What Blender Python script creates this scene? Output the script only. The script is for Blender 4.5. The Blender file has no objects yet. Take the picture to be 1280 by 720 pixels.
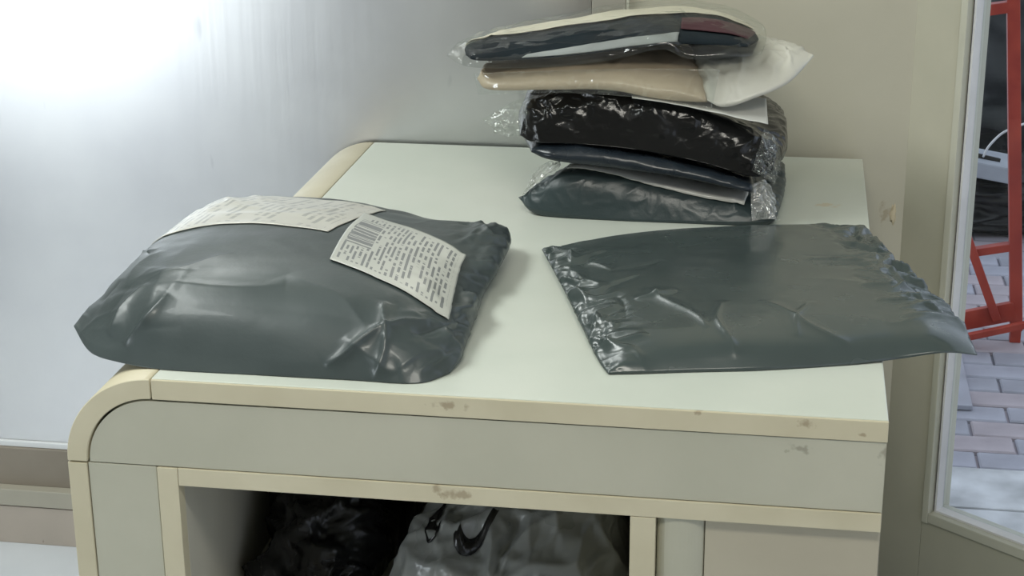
import bpy, bmesh, math, random
import numpy as np
from mathutils import Matrix, Vector

# ------------------------------------------------------------------ camera
F_PX = 2188.0
CAM = np.array([0.8761, -1.8810, 1.6748])
YAW, PITCH, ROLL = 0.16394, 0.33514, -0.00719
def cam_axes():
    f = np.array([-math.sin(YAW)*math.cos(PITCH), math.cos(YAW)*math.cos(PITCH), -math.sin(PITCH)])
    r = np.array([math.cos(YAW), math.sin(YAW), 0.0]); u = np.cross(r, f)
    return f, math.cos(ROLL)*r + math.sin(ROLL)*u, -math.sin(ROLL)*r + math.cos(ROLL)*u
CF, CR, CU = cam_axes()
scene = bpy.context.scene
cd = bpy.data.cameras.new('camera'); cam = bpy.data.objects.new('camera', cd)
scene.collection.objects.link(cam)
M4 = Matrix(((CR[0], CU[0], -CF[0], CAM[0]), (CR[1], CU[1], -CF[1], CAM[1]), (CR[2], CU[2], -CF[2], CAM[2]), (0, 0, 0, 1)))
cam.matrix_world = M4
cd.sensor_width = 36.0; cd.lens = F_PX/1280*36; cd.clip_start = 0.02; cd.clip_end = 200
scene.camera = cam

# ------------------------------------------------------------------ sky, daylight, exposure
world = bpy.data.worlds.new('world'); scene.world = world; world.use_nodes = True
bg = world.node_tree.nodes['Background']
bg.inputs['Color'].default_value = (0.80, 0.88, 1.0, 1); bg.inputs['Strength'].default_value = 0.9
scene.view_settings.view_transform = 'Standard'; scene.view_settings.look = 'None'
scene.view_settings.gamma = 1; scene.view_settings.exposure = 0.25
scene.view_settings.use_curve_mapping = False
scene.cycles.use_denoising = True
def area(name, loc, target, sx, sy, power, color):
    l = bpy.data.lights.new(name, 'AREA'); l.shape = 'RECTANGLE'; l.size = sx; l.size_y = sy
    l.energy = power; l.color = color
    o = bpy.data.objects.new(name, l); scene.collection.objects.link(o); o.location = loc
    d = Vector(target) - Vector(loc); o.rotation_euler = d.to_track_quat('-Z', 'Y').to_euler()
    return o
# daylight through the shop's front window, high on the left
area('window_daylight', (-1.66, -1.65, 0.88), (-0.6, 1.1, 0.95), 0.75, 0.85, 17, (0.86, 0.94, 1.0))
# overhead light from the back left, then an added front fill
area('overhead_key_and_fill', (-0.7, 0.15, 2.70), (0.3, 0.4, 0.4), 1.3, 0.9, 46, (0.95, 1.0, 0.97))
area('overhead_key_and_fill', (0.9, -1.3, 2.70), (0.9, 0.3, 0.7), 1.2, 0.5, 29, (1.0, 0.97, 0.87))  # unseen fill, added to brighten the counter front and the walls

# ------------------------------------------------------------------ helpers
def ray(x, y): return CF + CR*(x-640)/F_PX - CU*(y-360)/F_PX
def onz(x, y, z): d = ray(x, y); return CAM + d*(z-CAM[2])/d[2]
def ony(x, y, Y): d = ray(x, y); return CAM + d*(Y-CAM[1])/d[1]
def link(o, parent=None):
    scene.collection.objects.link(o)
    if parent: o.parent = parent
    return o
def props(o, label=None, cat=None, group=None, kind=None):
    if label: o['label'] = label
    if cat: o['category'] = cat
    if group: o['group'] = group
    if kind: o['kind'] = kind
    return o
def empty(name, loc=(0, 0, 0)):
    o = bpy.data.objects.new(name, None); o.location = loc; o.empty_display_size = .05
    return link(o)
def mesh_obj(name, verts, faces, mat, parent=None, smooth=False, uvs=None):
    me = bpy.data.meshes.new(name)
    off = np.array(parent.location) if parent is not None and parent.parent is None else np.zeros(3)
    if parent is not None and parent.parent is not None:
        off = np.array(parent.location) + np.array(parent.parent.location)
    me.from_pydata([tuple(np.array(v)-off) for v in verts], [], faces)
    if uvs is not None:
        l = me.uv_layers.new(name='UVMap')
        uvs = np.asarray(uvs)
        li = np.zeros(len(me.loops), dtype=np.int32); me.loops.foreach_get('vertex_index', li)
        l.data.foreach_set('uv', uvs[li].ravel().astype(np.float32))
    me.materials.append(mat)
    if smooth: me.polygons.foreach_set('use_smooth', [True]*len(me.polygons))
    me.update()
    return link(bpy.data.objects.new(name, me), parent)
def bm_obj(name, bm, mat, parent=None, bevel=0.0, smooth=False):
    if bevel:
        bmesh.ops.bevel(bm, geom=bm.edges[:], offset=bevel, segments=2, affect='EDGES', profile=.6)
    bmesh.ops.recalc_face_normals(bm, faces=bm.faces[:])
    if parent is not None:
        off = Vector(parent.location) + (Vector(parent.parent.location) if parent.parent else Vector())
        bmesh.ops.translate(bm, verts=bm.verts[:], vec=-off)
    me = bpy.data.meshes.new(name); bm.to_mesh(me); bm.free(); me.materials.append(mat)
    if smooth: me.polygons.foreach_set('use_smooth', [True]*len(me.polygons))
    return link(bpy.data.objects.new(name, me), parent)
def box(name, x0, x1, y0, y1, z0, z1, mat, parent=None, bevel=0.0015):
    bm = bmesh.new(); bmesh.ops.create_cube(bm, size=1)
    for v in bm.verts:
        v.co = Vector(((x0+x1)/2+v.co.x*(x1-x0), (y0+y1)/2+v.co.y*(y1-y0), (z0+z1)/2+v.co.z*(z1-z0)))
    return bm_obj(name, bm, mat, parent, bevel)
def beam_bm(a, b, w, d, up=(0, 0, 1), bm=None):
    bm = bm or bmesh.new(); a = Vector(a); b = Vector(b); t = (b-a).normalized()
    s = t.cross(Vector(up)); s = s.normalized() if s.length > 1e-4 else Vector((1, 0, 0)); n = s.cross(t)
    vs = []
    for p in (a, b):
        for i, j in ((-1, -1), (1, -1), (1, 1), (-1, 1)): vs.append(bm.verts.new(p + s*i*w/2 + n*j*d/2))
    for f in ((0, 1, 2, 3), (7, 6, 5, 4), (0, 4, 5, 1), (1, 5, 6, 2), (2, 6, 7, 3), (3, 7, 4, 0)): bm.faces.new([vs[k] for k in f])
    return bm
def beam(name, a, b, w, d, mat, parent=None, up=(0, 0, 1), bevel=.002):
    return bm_obj(name, beam_bm(a, b, w, d, up), mat, parent, bevel)
def tube(name, pts, r, mat, parent=None, n=8, res=10):
    pts = catmull(np.array(pts, float), res*(len(pts)-1)+1); V = []; Fc = []
    for i, p in enumerate(pts):
        t = pts[min(i+1, len(pts)-1)]-pts[max(i-1, 0)]; t /= np.linalg.norm(t)
        s = np.cross(t, (0.1, 0.2, 1)); s /= np.linalg.norm(s); q = np.cross(t, s)
        for k in range(n): V.append(p + r*(math.cos(2*math.pi*k/n)*s + math.sin(2*math.pi*k/n)*q))
    for i in range(len(pts)-1):
        for k in range(n): Fc.append((i*n+k, i*n+(k+1) % n, (i+1)*n+(k+1) % n, (i+1)*n+k))
    Fc.append(tuple(range(n))[::-1]); Fc.append(tuple((len(pts)-1)*n+k for k in range(n)))
    return mesh_obj(name, V, Fc, mat, parent, True)
def catmull(P, n):
    P = np.asarray(P, float)
    if len(P) == 2:
        t = np.linspace(0, 1, n)[:, None]; return P[0]*(1-t)+P[1]*t
    d = np.r_[0, np.cumsum(np.linalg.norm(np.diff(P, axis=0), axis=1))]; d /= d[-1]
    Q = np.vstack([2*P[0]-P[1], P, 2*P[-1]-P[-2]]); s = np.linspace(0, 1, n); out = []
    for t in s:
        i = min(np.searchsorted(d, t, side='right')-1, len(P)-2); i = max(i, 0)
        u = (t-d[i])/max(d[i+1]-d[i], 1e-9); a, b, c, e = Q[i], Q[i+1], Q[i+2], Q[i+3]
        out.append(.5*((2*b)+(-a+c)*u+(2*a-5*b+4*c-e)*u*u+(-a+3*b-3*c+e)*u**3))
    return np.array(out)

# ---- noise toolbox (numpy)
def vnoise(x, y, seed=0):
    rs = np.random.RandomState(seed); T = rs.rand(64, 64)*2-1
    xi = np.floor(x).astype(int); yi = np.floor(y).astype(int); fx = x-xi; fy = y-yi
    fx = fx*fx*(3-2*fx); fy = fy*fy*(3-2*fy)
    g = lambda i, j: T[(i) % 64, (j) % 64]
    return (g(xi, yi)*(1-fx)+g(xi+1, yi)*fx)*(1-fy)+(g(xi, yi+1)*(1-fx)+g(xi+1, yi+1)*fx)*fy
def fbm(x, y, seed=0, o=3):
    return sum(vnoise(x*2**k, y*2**k, seed+k)/2**k for k in range(o))
def cells(x, y, cell, seed=0, warp=.35):
    """folded-film relief: distance difference of a jittered cell pattern (ridges along cell borders)"""
    x = x/cell + warp*fbm(x/cell*.9, y/cell*.9, seed+5, 2); y = y/cell + warp*fbm(x*.9+7, y/cell*.9, seed+9, 2)
    rs = np.random.RandomState(seed); J = rs.rand(64, 64, 2)
    xi = np.floor(x).astype(int); yi = np.floor(y).astype(int)
    d1 = np.full(x.shape, 9.); d2 = np.full(x.shape, 9.)
    for i in (-1, 0, 1):
        for j in (-1, 0, 1):
            jj = J[(xi+i) % 64, (yi+j) % 64]
            d = np.hypot(xi+i+jj[..., 0]-x, yi+j+jj[..., 1]-y)
            new1 = np.minimum(d1, d); d2 = np.minimum(d2, np.maximum(d1, d)); d1 = new1
    return 1-np.clip((d2-d1)/.55, 0, 1)
def crease(U, V, lst):
    """sharp fold ridges: (u0,v0,u1,v1,width,amp) in metres of the sheet's own plane"""
    h = np.zeros(U.shape)
    for a, b, c, d, w, amp in lst:
        L = math.hypot(c-a, d-b); tx, ty = (c-a)/L, (d-b)/L
        s = (U-a)*tx+(V-b)*ty; q = -(U-a)*ty+(V-b)*tx + .006*np.sin(s*40+a*90)
        env = np.clip(s/L, 0, 1)*np.clip(1-s/L, 0, 1)*4
        h += amp*np.exp(-np.abs(q)/w)*env**.6
    return h
def rand_creases(n, ur, vr, ang, spread, ln, w, amp, seed):
    rs = random.Random(seed); out = []
    for _ in range(n):
        a = rs.uniform(*ur); b = rs.uniform(*vr); t = math.radians(ang+rs.uniform(-spread, spread)); l = rs.uniform(.5, 1)*ln
        out.append((a, b, a+l*math.cos(t), b+l*math.sin(t), w*rs.uniform(.6, 1.4), amp*rs.uniform(-.6, 1)))
    return out
def sm(a, b, x):
    t = np.clip((x-a)/(b-a), 0, 1); return t*t*(3-2*t)

# ---- pillow: a flat bag with a seam all round
class Sheet: pass
def pillow(name, front, back, left, right, top, bot, mat, parent=None, n=(150, 110), rest=None, disp=None, dispb=None, extra=None, build=True, vp=1.0):
    """front/back: polylines left->right; left/right: polylines front->back (seam in 3D).
    top/bot(U,V): bulge above/below the seam; disp(X,Y,U,V): relief on the top side"""
    nu, nv = n
    Fr, Bk, Lf, Rt = catmull(front, nu), catmull(back, nu), catmull(left, nv), catmull(right, nv)
    u = np.linspace(0, 1, nu); v = np.linspace(0, 1, nv)**vp
    rs_ = lambda A: np.stack([np.interp(v, np.linspace(0, 1, nv), A[:, k]) for k in range(3)], -1)
    Lf, Rt = rs_(Lf), rs_(Rt); U, V = np.meshgrid(u, v, indexing='ij')
    u3, v3 = U[..., None], V[..., None]
    P = (1-v3)*Fr[:, None]+v3*Bk[:, None]+(1-u3)*Lf[None]+u3*Rt[None] \
        - ((1-u3)*(1-v3)*Fr[0]+u3*(1-v3)*Fr[-1]+(1-u3)*v3*Bk[0]+u3*v3*Bk[-1])
    edge = np.minimum(np.minimum(U, 1-U), np.minimum(V, 1-V)); e = np.clip(edge/.02, 0, 1)
    T = P.copy(); B = P.copy()
    T[..., 2] += top(U, V); B[..., 2] -= bot(U, V)
    def nrm(G):
        du = np.gradient(G, axis=0); dv = np.gradient(G, axis=1); N = np.cross(du, dv)
        return N/np.maximum(np.linalg.norm(N, axis=-1, keepdims=True), 1e-9)
    NT = nrm(T)
    Lu = np.linalg.norm(Fr[-1]-Fr[0]); Lv = np.linalg.norm(Lf[-1]-Lf[0])
    Ya = np.concatenate([np.zeros((nu, 1)), np.cumsum(np.linalg.norm(np.diff(T, axis=1), axis=-1), axis=1)], axis=1)
    if disp is not None: T += NT*(disp(U*Lu, Ya, U, V)*np.clip(e+.25, 0, 1))[..., None]
    if dispb is not None: B += nrm(B)*(-dispb(U*Lu, V*Lv, U, V)*e)[..., None]
    if extra is not None: T, B = extra(T, B, U, V)
    if rest is not None:
        r = rest(T[..., 0], T[..., 1]) if callable(rest) else rest
        T[..., 2] = np.maximum(T[..., 2], r+.0012); B[..., 2] = np.maximum(B[..., 2], (rest(B[..., 0], B[..., 1]) if callable(rest) else rest)+.0004)
    B[..., 2] = np.minimum(B[..., 2], T[..., 2]-.0004)
    sh = Sheet(); sh.T, sh.B, sh.U, sh.V = T, B, U, V
    # mesh: top grid + bottom inner grid sharing the seam
    idx = np.arange(nu*nv).reshape(nu, nv); verts = list(T.reshape(-1, 3)); uvs = list(np.stack([U, V], -1).reshape(-1, 2))
    ib = idx.copy(); k = nu*nv
    for i in range(1, nu-1):
        for j in range(1, nv-1):
            ib[i, j] = k; verts.append(B[i, j]); uvs.append((U[i, j], V[i, j])); k += 1
    faces = []
    for i in range(nu-1):
        for j in range(nv-1):
            faces.append((idx[i, j], idx[i+1, j], idx[i+1, j+1], idx[i, j+1]))
            faces.append((ib[i, j+1], ib[i+1, j+1], ib[i+1, j], ib[i, j]))
    faces = [tuple(int(q) for q in f) for f in faces]
    if build: sh.o = mesh_obj(name, verts, faces, mat, parent, True, uvs)
    return sh
def patch(name, sh, quad, mat, parent, n=(40, 30), off=.0012, wave=None):
    """a thin sheet stuck on a pillow's top: quad = four (u,v) corners, builds a slab following the surface"""
    a, b, c, d = [np.array(q, float) for q in quad]; s = np.linspace(0, 1, n[0]); t = np.linspace(0, 1, n[1])
    nu, nv = sh.U.shape; V = []; UV = []
    du = np.gradient(sh.T, axis=0); dv = np.gradient(sh.T, axis=1); N = np.cross(du, dv); N /= np.maximum(np.linalg.norm(N, axis=-1, keepdims=True), 1e-9)
    def samp(A, u, v):
        x = min(max(u*(nu-1), 0), nu-1.001); y = min(max(np.interp(v, sh.V[0], np.arange(nv)), 0), nv-1.001); i, j = int(x), int(y); fx, fy = x-i, y-j
        return (A[i, j]*(1-fx)+A[i+1, j]*fx)*(1-fy)+(A[i, j+1]*(1-fx)+A[i+1, j+1]*fx)*fy
    for k in (1, 0):
        for x in s:
            for y in t:
                q = (a*(1-x)+b*x)*(1-y)+(d*(1-x)+c*x)*y
                V.append(samp(sh.T, *q)+samp(N, *q)*(off+(.0004 if k else -.0006)+(wave(x, y) if wave else 0))); UV.append((x, y))
    m = n[0]*n[1]; Fc = []
    for i in range(n[0]-1):
        for j in range(n[1]-1):
            p = i*n[1]+j; Fc += [(p, p+n[1], p+n[1]+1, p+1), (m+p, m+p+1, m+p+n[1]+1, m+p+n[1])]
    for i in range(n[0]-1):
        for j in (0, n[1]-1):
            p = i*n[1]+j; Fc.append((p, m+p, m+p+n[1], p+n[1]) if j == 0 else (p, p+n[1], m+p+n[1], m+p))
    for j in range(n[1]-1):
        for i in (0, n[0]-1):
            p = i*n[1]+j; Fc.append((p, p+1, m+p+1, m+p) if i == 0 else (p, m+p, m+p+1, p+1))
    return mesh_obj(name, V, Fc, mat, parent, True, UV)
def boxy(U, V, pu=3., pv=3., q=.5):
    return np.clip(1-np.abs(2*U-1)**pu, 0, 1)**q*np.clip(1-np.abs(2*V-1)**pv, 0, 1)**q

# ------------------------------------------------------------------ materials
def nt(name):
    m = bpy.data.materials.new(name); m.use_nodes = True; t = m.node_tree
    return m, t, t.nodes['Principled BSDF']
def N(t, typ, **kw):
    n = t.nodes.new(typ)
    for k, v in kw.items():
        if k in n.inputs: n.inputs[k].default_value = v
        else: setattr(n, k, v)
    return n
def ramp(t, fac, stops):
    r = t.nodes.new('ShaderNodeValToRGB'); els = r.color_ramp.elements
    while len(els) < len(stops): els.new(.5)
    for e, (p, c) in zip(els, stops): e.position = p; e.color = (*c, 1) if len(c) == 3 else c
    t.links.new(fac, r.inputs[0]); return r
def paint(name, c1, c2, rough=.35, scale=6, bump=.15, bscale=60, spots=(), spotc=(.18, .11, .05), coat=0.):
    """painted board: slow tone drift, fine roller texture, optional worn spots (x,y,z,rx,ry,rz)"""
    m, t, b = nt(name); tc = N(t, 'ShaderNodeTexCoord'); ns = N(t, 'ShaderNodeTexNoise', Scale=scale, Detail=5.)
    t.links.new(tc.outputs['Object'], ns.inputs['Vector'])
    col = ramp(t, ns.outputs[0], [(.35, c1), (.68, c2)]).outputs[0]
    n2 = N(t, 'ShaderNodeTexNoise', Scale=90., Detail=3.); t.links.new(tc.outputs['Object'], n2.inputs['Vector'])
    for (x, y, z, rx, ry, rz) in spots:
        mp = N(t, 'ShaderNodeMapping', vector_type='POINT'); mp.inputs['Location'].default_value = (-x/rx, -y/ry, -z/rz); mp.inputs['Scale'].default_value = (1/rx, 1/ry, 1/rz)
        t.links.new(N(t, 'ShaderNodeNewGeometry').outputs['Position'], mp.inputs[0]); ln = N(t, 'ShaderNodeVectorMath', operation='LENGTH'); t.links.new(mp.outputs[0], ln.inputs[0])
        ad = N(t, 'ShaderNodeMath', operation='MULTIPLY_ADD'); t.links.new(n2.outputs[0], ad.inputs[0]); ad.inputs[1].default_value = 2.2; t.links.new(ln.outputs['Value'], ad.inputs[2])
        rp = ramp(t, ad.outputs[0], [(0, (1, 1, 1)), (.001, (1, 1, 1))]); rp.color_ramp.elements[0].position = 0
        mr = N(t, 'ShaderNodeMapRange'); t.links.new(ad.outputs[0], mr.inputs[0]); mr.inputs[1].default_value = 1.35; mr.inputs[2].default_value = 1.75; mr.inputs[3].default_value = .5; mr.inputs[4].default_value = 0
        mx = N(t, 'ShaderNodeMix', data_type='RGBA'); t.links.new(mr.outputs[0], mx.inputs[0]); t.links.new(col, mx.inputs[6]); mx.inputs[7].default_value = (*spotc, 1)
        col = mx.outputs[2]
    t.links.new(col, b.inputs['Base Color']); b.inputs['Roughness'].default_value = rough; b.inputs['Coat Weight'].default_value = coat; b.inputs['Coat Roughness'].default_value = .12
    nb = N(t, 'ShaderNodeTexNoise', Scale=float(bscale), Detail=4.); t.links.new(tc.outputs['Object'], nb.inputs['Vector'])
    bp = N(t, 'ShaderNodeBump', Strength=bump, Distance=.002); t.links.new(nb.outputs[0], bp.inputs['Height']); t.links.new(bp.outputs[0], b.inputs['Normal'])
    return m
def film(name, c, rough=.3, spec=.5, bump=.3, bscale=120, var=.15, sheen=0., coat=0.):
    m, t, b = nt(name); tc = N(t, 'ShaderNodeTexCoord'); ns = N(t, 'ShaderNodeTexNoise', Scale=9., Detail=4.)
    t.links.new(tc.outputs['Object'], ns.inputs['Vector'])
    col = ramp(t, ns.outputs[0], [(.3, tuple(x*(1-var) for x in c)), (.7, tuple(x*(1+var) for x in c))])
    t.links.new(col.outputs[0], b.inputs['Base Color']); b.inputs['Specular IOR Level'].default_value = spec
    rr = ramp(t, ns.outputs[0], [(.3, (rough*.8,)*3), (.7, (rough*1.25,)*3)]); t.links.new(rr.outputs[0], b.inputs['Roughness'])
    nb = N(t, 'ShaderNodeTexNoise', Scale=float(bscale), Detail=3.); t.links.new(tc.outputs['Object'], nb.inputs['Vector'])
    bp = N(t, 'ShaderNodeBump', Strength=bump, Distance=.0015); t.links.new(nb.outputs[0], bp.inputs['Height']); t.links.new(bp.outputs[0], b.inputs['Normal'])
    b.inputs['Coat Weight'].default_value = coat; b.inputs['Coat Roughness'].default_value = .08
    return m
def clear_film(name, gloss=.10, haze=.015, tint=(.96, .97, .96), rough=.1):
    m, t, b = nt(name); t.nodes.remove(b); out = t.nodes['Material Output']
    tr = N(t, 'ShaderNodeBsdfTransparent'); tr.inputs[0].default_value = (*tint, 1)
    gl = N(t, 'ShaderNodeBsdfGlossy'); gl.inputs['Roughness'].default_value = rough; gl.inputs[0].default_value = (1, 1, 1, 1)
    df = N(t, 'ShaderNodeBsdfDiffuse'); df.inputs[0].default_value = (.8, .8, .78, 1)
    m1 = N(t, 'ShaderNodeMixShader'); m1.inputs[0].default_value = haze; t.links.new(tr.outputs[0], m1.inputs[1]); t.links.new(df.outputs[0], m1.inputs[2])
    lw = N(t, 'ShaderNodeLayerWeight', Blend=.35); mm = N(t, 'ShaderNodeMath', operation='MULTIPLY_ADD'); t.links.new(lw.outputs['Fresnel'], mm.inputs[0]); mm.inputs[1].default_value = .16; mm.inputs[2].default_value = gloss*.3
    mm.use_clamp = True
    m2 = N(t, 'ShaderNodeMixShader'); t.links.new(mm.outputs[0], m2.inputs[0]); t.links.new(m1.outputs[0], m2.inputs[1]); t.links.new(gl.outputs[0], m2.inputs[2])
    t.links.new(m2.outputs[0], out.inputs[0]); return m
def label_mat(name, base, ink, lines=26, barcode=None, dens=.5):
    """printed shipping label: rows of type-like marks along x, optional barcode block (u0,u1,v0,v1)"""
    m, t, b = nt(name); uv = N(t, 'ShaderNodeUVMap'); sp = N(t, 'ShaderNodeSeparateXYZ'); t.links.new(uv.outputs[0], sp.inputs[0])
    def math_(op, a, c=None):
        n = N(t, 'ShaderNodeMath', operation=op)
        for i, q in enumerate((a, c)):
            if q is None: continue
            if isinstance(q, (int, float)): n.inputs[i].default_value = q
            else: t.links.new(q, n.inputs[i])
        return n.outputs[0]
    X, Y = sp.outputs[0], sp.outputs[1]
    row = math_('FLOOR', math_('MULTIPLY', X, float(lines))); fr = math_('FRACT', math_('MULTIPLY', X, float(lines)))
    on = math_('LESS_THAN', fr, .5)
    cmb = N(t, 'ShaderNodeCombineXYZ'); t.links.new(math_('MULTIPLY', row, 3.7), cmb.inputs[0]); t.links.new(math_('MULTIPLY', Y, 16.), cmb.inputs[1])
    ns = N(t, 'ShaderNodeTexNoise', Scale=1., Detail=3.); t.links.new(cmb.outputs[0], ns.inputs['Vector'])
    c2 = N(t, 'ShaderNodeCombineXYZ'); t.links.new(math_('MULTIPLY', row, 1.37), c2.inputs[0]); t.links.new(math_('MULTIPLY', Y, 1.6), c2.inputs[1])
    n3 = N(t, 'ShaderNodeTexNoise', Scale=1., Detail=1.); t.links.new(c2.outputs[0], n3.inputs['Vector'])
    ink_ = math_('MULTIPLY', on, math_('MULTIPLY', math_('GREATER_THAN', ns.outputs[0], .47), math_('GREATER_THAN', n3.outputs[0], 1-dens)))
    mar = math_('MULTIPLY', math_('MULTIPLY', math_('GREATER_THAN', X, .04), math_('LESS_THAN', X, .96)), math_('MULTIPLY', math_('GREATER_THAN', Y, .06), math_('LESS_THAN', Y, .93)))
    ink_ = math_('MULTIPLY', ink_, mar)
    if barcode:
        u0, u1, v0, v1 = barcode
        inb = math_('MULTIPLY', math_('MULTIPLY', math_('GREATER_THAN', X, u0), math_('LESS_THAN', X, u1)), math_('MULTIPLY', math_('GREATER_THAN', Y, v0), math_('LESS_THAN', Y, v1)))
        c3 = N(t, 'ShaderNodeCombineXYZ'); t.links.new(math_('FLOOR', math_('MULTIPLY', Y, 90.)), c3.inputs[1])
        wn = N(t, 'ShaderNodeTexWhiteNoise'); t.links.new(c3.outputs[0], wn.inputs['Vector'])
        bars = math_('GREATER_THAN', wn.outputs['Value'], .3)
        ink_ = math_('ADD', math_('MULTIPLY', ink_, math_('SUBTRACT', 1., inb)), math_('MULTIPLY', inb, bars))
    mx = N(t, 'ShaderNodeMix', data_type='RGBA'); t.links.new(ink_, mx.inputs[0]); mx.inputs[6].default_value = (*base, 1); mx.inputs[7].default_value = (*ink, 1)
    t.links.new(mx.outputs[2], b.inputs['Base Color']); b.inputs['Roughness'].default_value = .38; b.inputs['Coat Weight'].default_value = .4; b.inputs['Coat Roughness'].default_value = .15
    return m
def metal_mat():
    m, t, b = nt('brushed_steel'); tc = N(t, 'ShaderNodeTexCoord'); mp = N(t, 'ShaderNodeMapping'); mp.inputs['Scale'].default_value = (60, 60, 3)
    t.links.new(tc.outputs['Object'], mp.inputs[0]); ns = N(t, 'ShaderNodeTexNoise', Scale=1., Detail=6.); t.links.new(mp.outputs[0], ns.inputs['Vector'])
    n2 = N(t, 'ShaderNodeTexNoise', Scale=5., Detail=6.); t.links.new(tc.outputs['Object'], n2.inputs['Vector'])
    col = ramp(t, n2.outputs[0], [(.3, (.58, .58, .585)), (.7, (.64, .64, .635))]); 
    # long fine scuffs
    m3 = N(t, 'ShaderNodeMapping'); m3.inputs['Scale'].default_value = (16, 16, 5); m3.inputs['Rotation'].default_value = (0, .35, 0); t.links.new(tc.outputs['Object'], m3.inputs[0])
    n3 = N(t, 'ShaderNodeTexNoise', Scale=1., Detail=2.); t.links.new(m3.outputs[0], n3.inputs['Vector'])
    sc = ramp(t, n3.outputs[0], [(.675, (1, 1, 1)), (.72, (.74, .74, .76))])
    mx = N(t, 'ShaderNodeMix', data_type='RGBA', blend_type='MULTIPLY'); mx.inputs[0].default_value = 1; t.links.new(col.outputs[0], mx.inputs[6]); t.links.new(sc.outputs[0], mx.inputs[7])
    t.links.new(mx.outputs[2], b.inputs['Base Color'])
    b.inputs['Metallic'].default_value = 1; rr = ramp(t, n2.outputs[0], [(.3, (.31,)*3), (.7, (.34,)*3)]); t.links.new(rr.outputs[0], b.inputs['Roughness'])
    bp = N(t, 'ShaderNodeBump', Strength=.10, Distance=.001); t.links.new(ns.outputs[0], bp.inputs['Height']); t.links.new(bp.outputs[0], b.inputs['Normal'])
    return m
def simple(name, c, rough=.6, metal=0., bump=.2, bscale=40, var=.1):
    m = film(name, c, rough, .5, bump, bscale, var); m.node_tree.nodes['Principled BSDF'].inputs['Metallic'].default_value = metal; return m

H = 0.8706; D = 1.1854; Wd = 1.0; RAD = 0.1157; TB = 0.0261; Z2 = 0.755; Z3 = 0.730
p_ = lambda x, y, Y: tuple(ony(x, y, Y))
spots_front = [(*p_(560, 507, 0), .034, .05, .008), (*p_(573, 618, 0), .028, .05, .012), (*p_(545, 612, 0), .012, .05, .01), (*p_(1004, 530, 0), .018, .05, .011),
               (*p_(872, 515, 0), .008, .05, .006), (*p_(1078, 543, 0), .008, .05, .005)]
M = {}
M['top'] = paint('cream_gloss_top', (.55, .59, .52), (.61, .64, .57), .28, 4, .06, 40, [(1.01*.925, .87, H, .03, .02, .01)], (.55, .42, .22))
M['cream'] = paint('cream_edging', (.52, .47, .33), (.60, .55, .40), .42, 7, .15, 50, spots_front)
M['fascia'] = paint('greyed_cream_board', (.43, .42, .33), (.48, .465, .37), .45, 5, .15, 50, [(*p_(1002, 562, 0), .018, .05, .009), (*p_(1107, 567, 0), .01, .05, .02), (*p_(985, 565, 0), .006, .05, .005)], (.16, .14, .1))
M['inner'] = paint('cabinet_inside', (.46, .44, .37), (.52, .50, .42), .5, 5, .15, 50)
M['wall'] = paint('beige_wall_paint', (.50, .475, .38), (.56, .53, .43), .55, 3, .2, 30, [(*ony(1106, 266, D), .012, .03, .03)], (.30, .22, .12))
M['wallr'] = paint('olive_beige_paint', (.46, .45, .36), (.54, .52, .42), .5, 4, .2, 30)
M['jamb'] = paint('pale_bead_paint', (.52, .52, .43), (.58, .57, .48), .42, 6, .1, 40)
M['chip'] = simple('bare_plaster_chip', (.62, .54, .38), .7)
M['dark'] = simple('gap_shade_and_strap', (.03, .028, .025), .8)  # painted shade for the gaps; also colours the holes and strap
M['steel'] = metal_mat()
M['skirt'] = paint('drab_skirting', (.22, .19, .15), (.27, .235, .19), .5, 5, .2, 50)
M['ledge'] = paint('grey_beige_ledge', (.36, .34, .28), (.42, .39, .32), .5, 5, .2, 50)
M['toe'] = paint('pinkish_board', (.40, .35, .30), (.46, .40, .34), .5, 5, .2, 50, [(*p_(52, 680-1, D-.05), .006, .05, .006)], (.05, .04, .03))
M['floor'] = paint('pale_floor_tile', (.56, .60, .64), (.64, .67, .71), .25, 3, .05, 20)
M['ceiling'] = paint('ceiling_paint', (.5, .49, .45), (.55, .54, .5), .8, 3, .1, 20)
M['room'] = paint('room_wall_paint', (.34, .33, .29), (.4, .38, .33), .7, 3, .1, 20)
M['poly'] = film('grey_poly', (.050, .066, .064), .24, .55, .10, 70, .05, coat=.12)
M['polyL'] = film('grey_poly_glossy', (.050, .064, .064), .38, .4, .16, 120, .08, coat=.14)
M['polyS'] = film('grey_poly_dark', (.036, .052, .055), .33, .4, .2, 180, .12)
M['navy'] = film('navy_poly', (.015, .021, .028), .28, .5, .2, 120, .2)
M['black'] = film('black_crinkled_film', (.008, .008, .008), .17, .40, .25, 200, .2)
M['blackm'] = film('black_sack_film', (.008, .008, .008), .3, .4, .25, 100, .2)
M['greybag'] = film('silver_grey_film', (.25, .26, .25), .3, .5, .2, 120, .1)
M['print'] = film('black_print', (.006, .006, .006), .3)
M['kraft'] = film('tan_kraft_paper', (.48, .39, .28), .5, .4, .2, 90, .1, coat=.3)
M['whitep'] = film('whitish_wrapping', (.52, .51, .45), .4, .5, .2, 90, .08, coat=.3)
M['cream_cloth'] = film('cream_cloth', (.66, .62, .50), .6, .3, .3, 140, .08)
M['navy_cloth'] = film('navy_cloth', (.012, .018, .022), .8, .15, .4, 220, .3)
M['plum'] = film('plum_cloth', (.06, .022, .028), .7, .3, .3, 200, .3)
M['bluecloth'] = film('pale_blue_cloth', (.27, .29, .28), .6, .3, .3, 200, .2)
M['paper'] = film('white_paper', (.58, .58, .54), .4, .5, .1, 80, .05, coat=.3)
M['clear'] = clear_film('clear_plastic')
M['clear2'] = clear_film('clear_plastic_milky', .3, .2)
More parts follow.
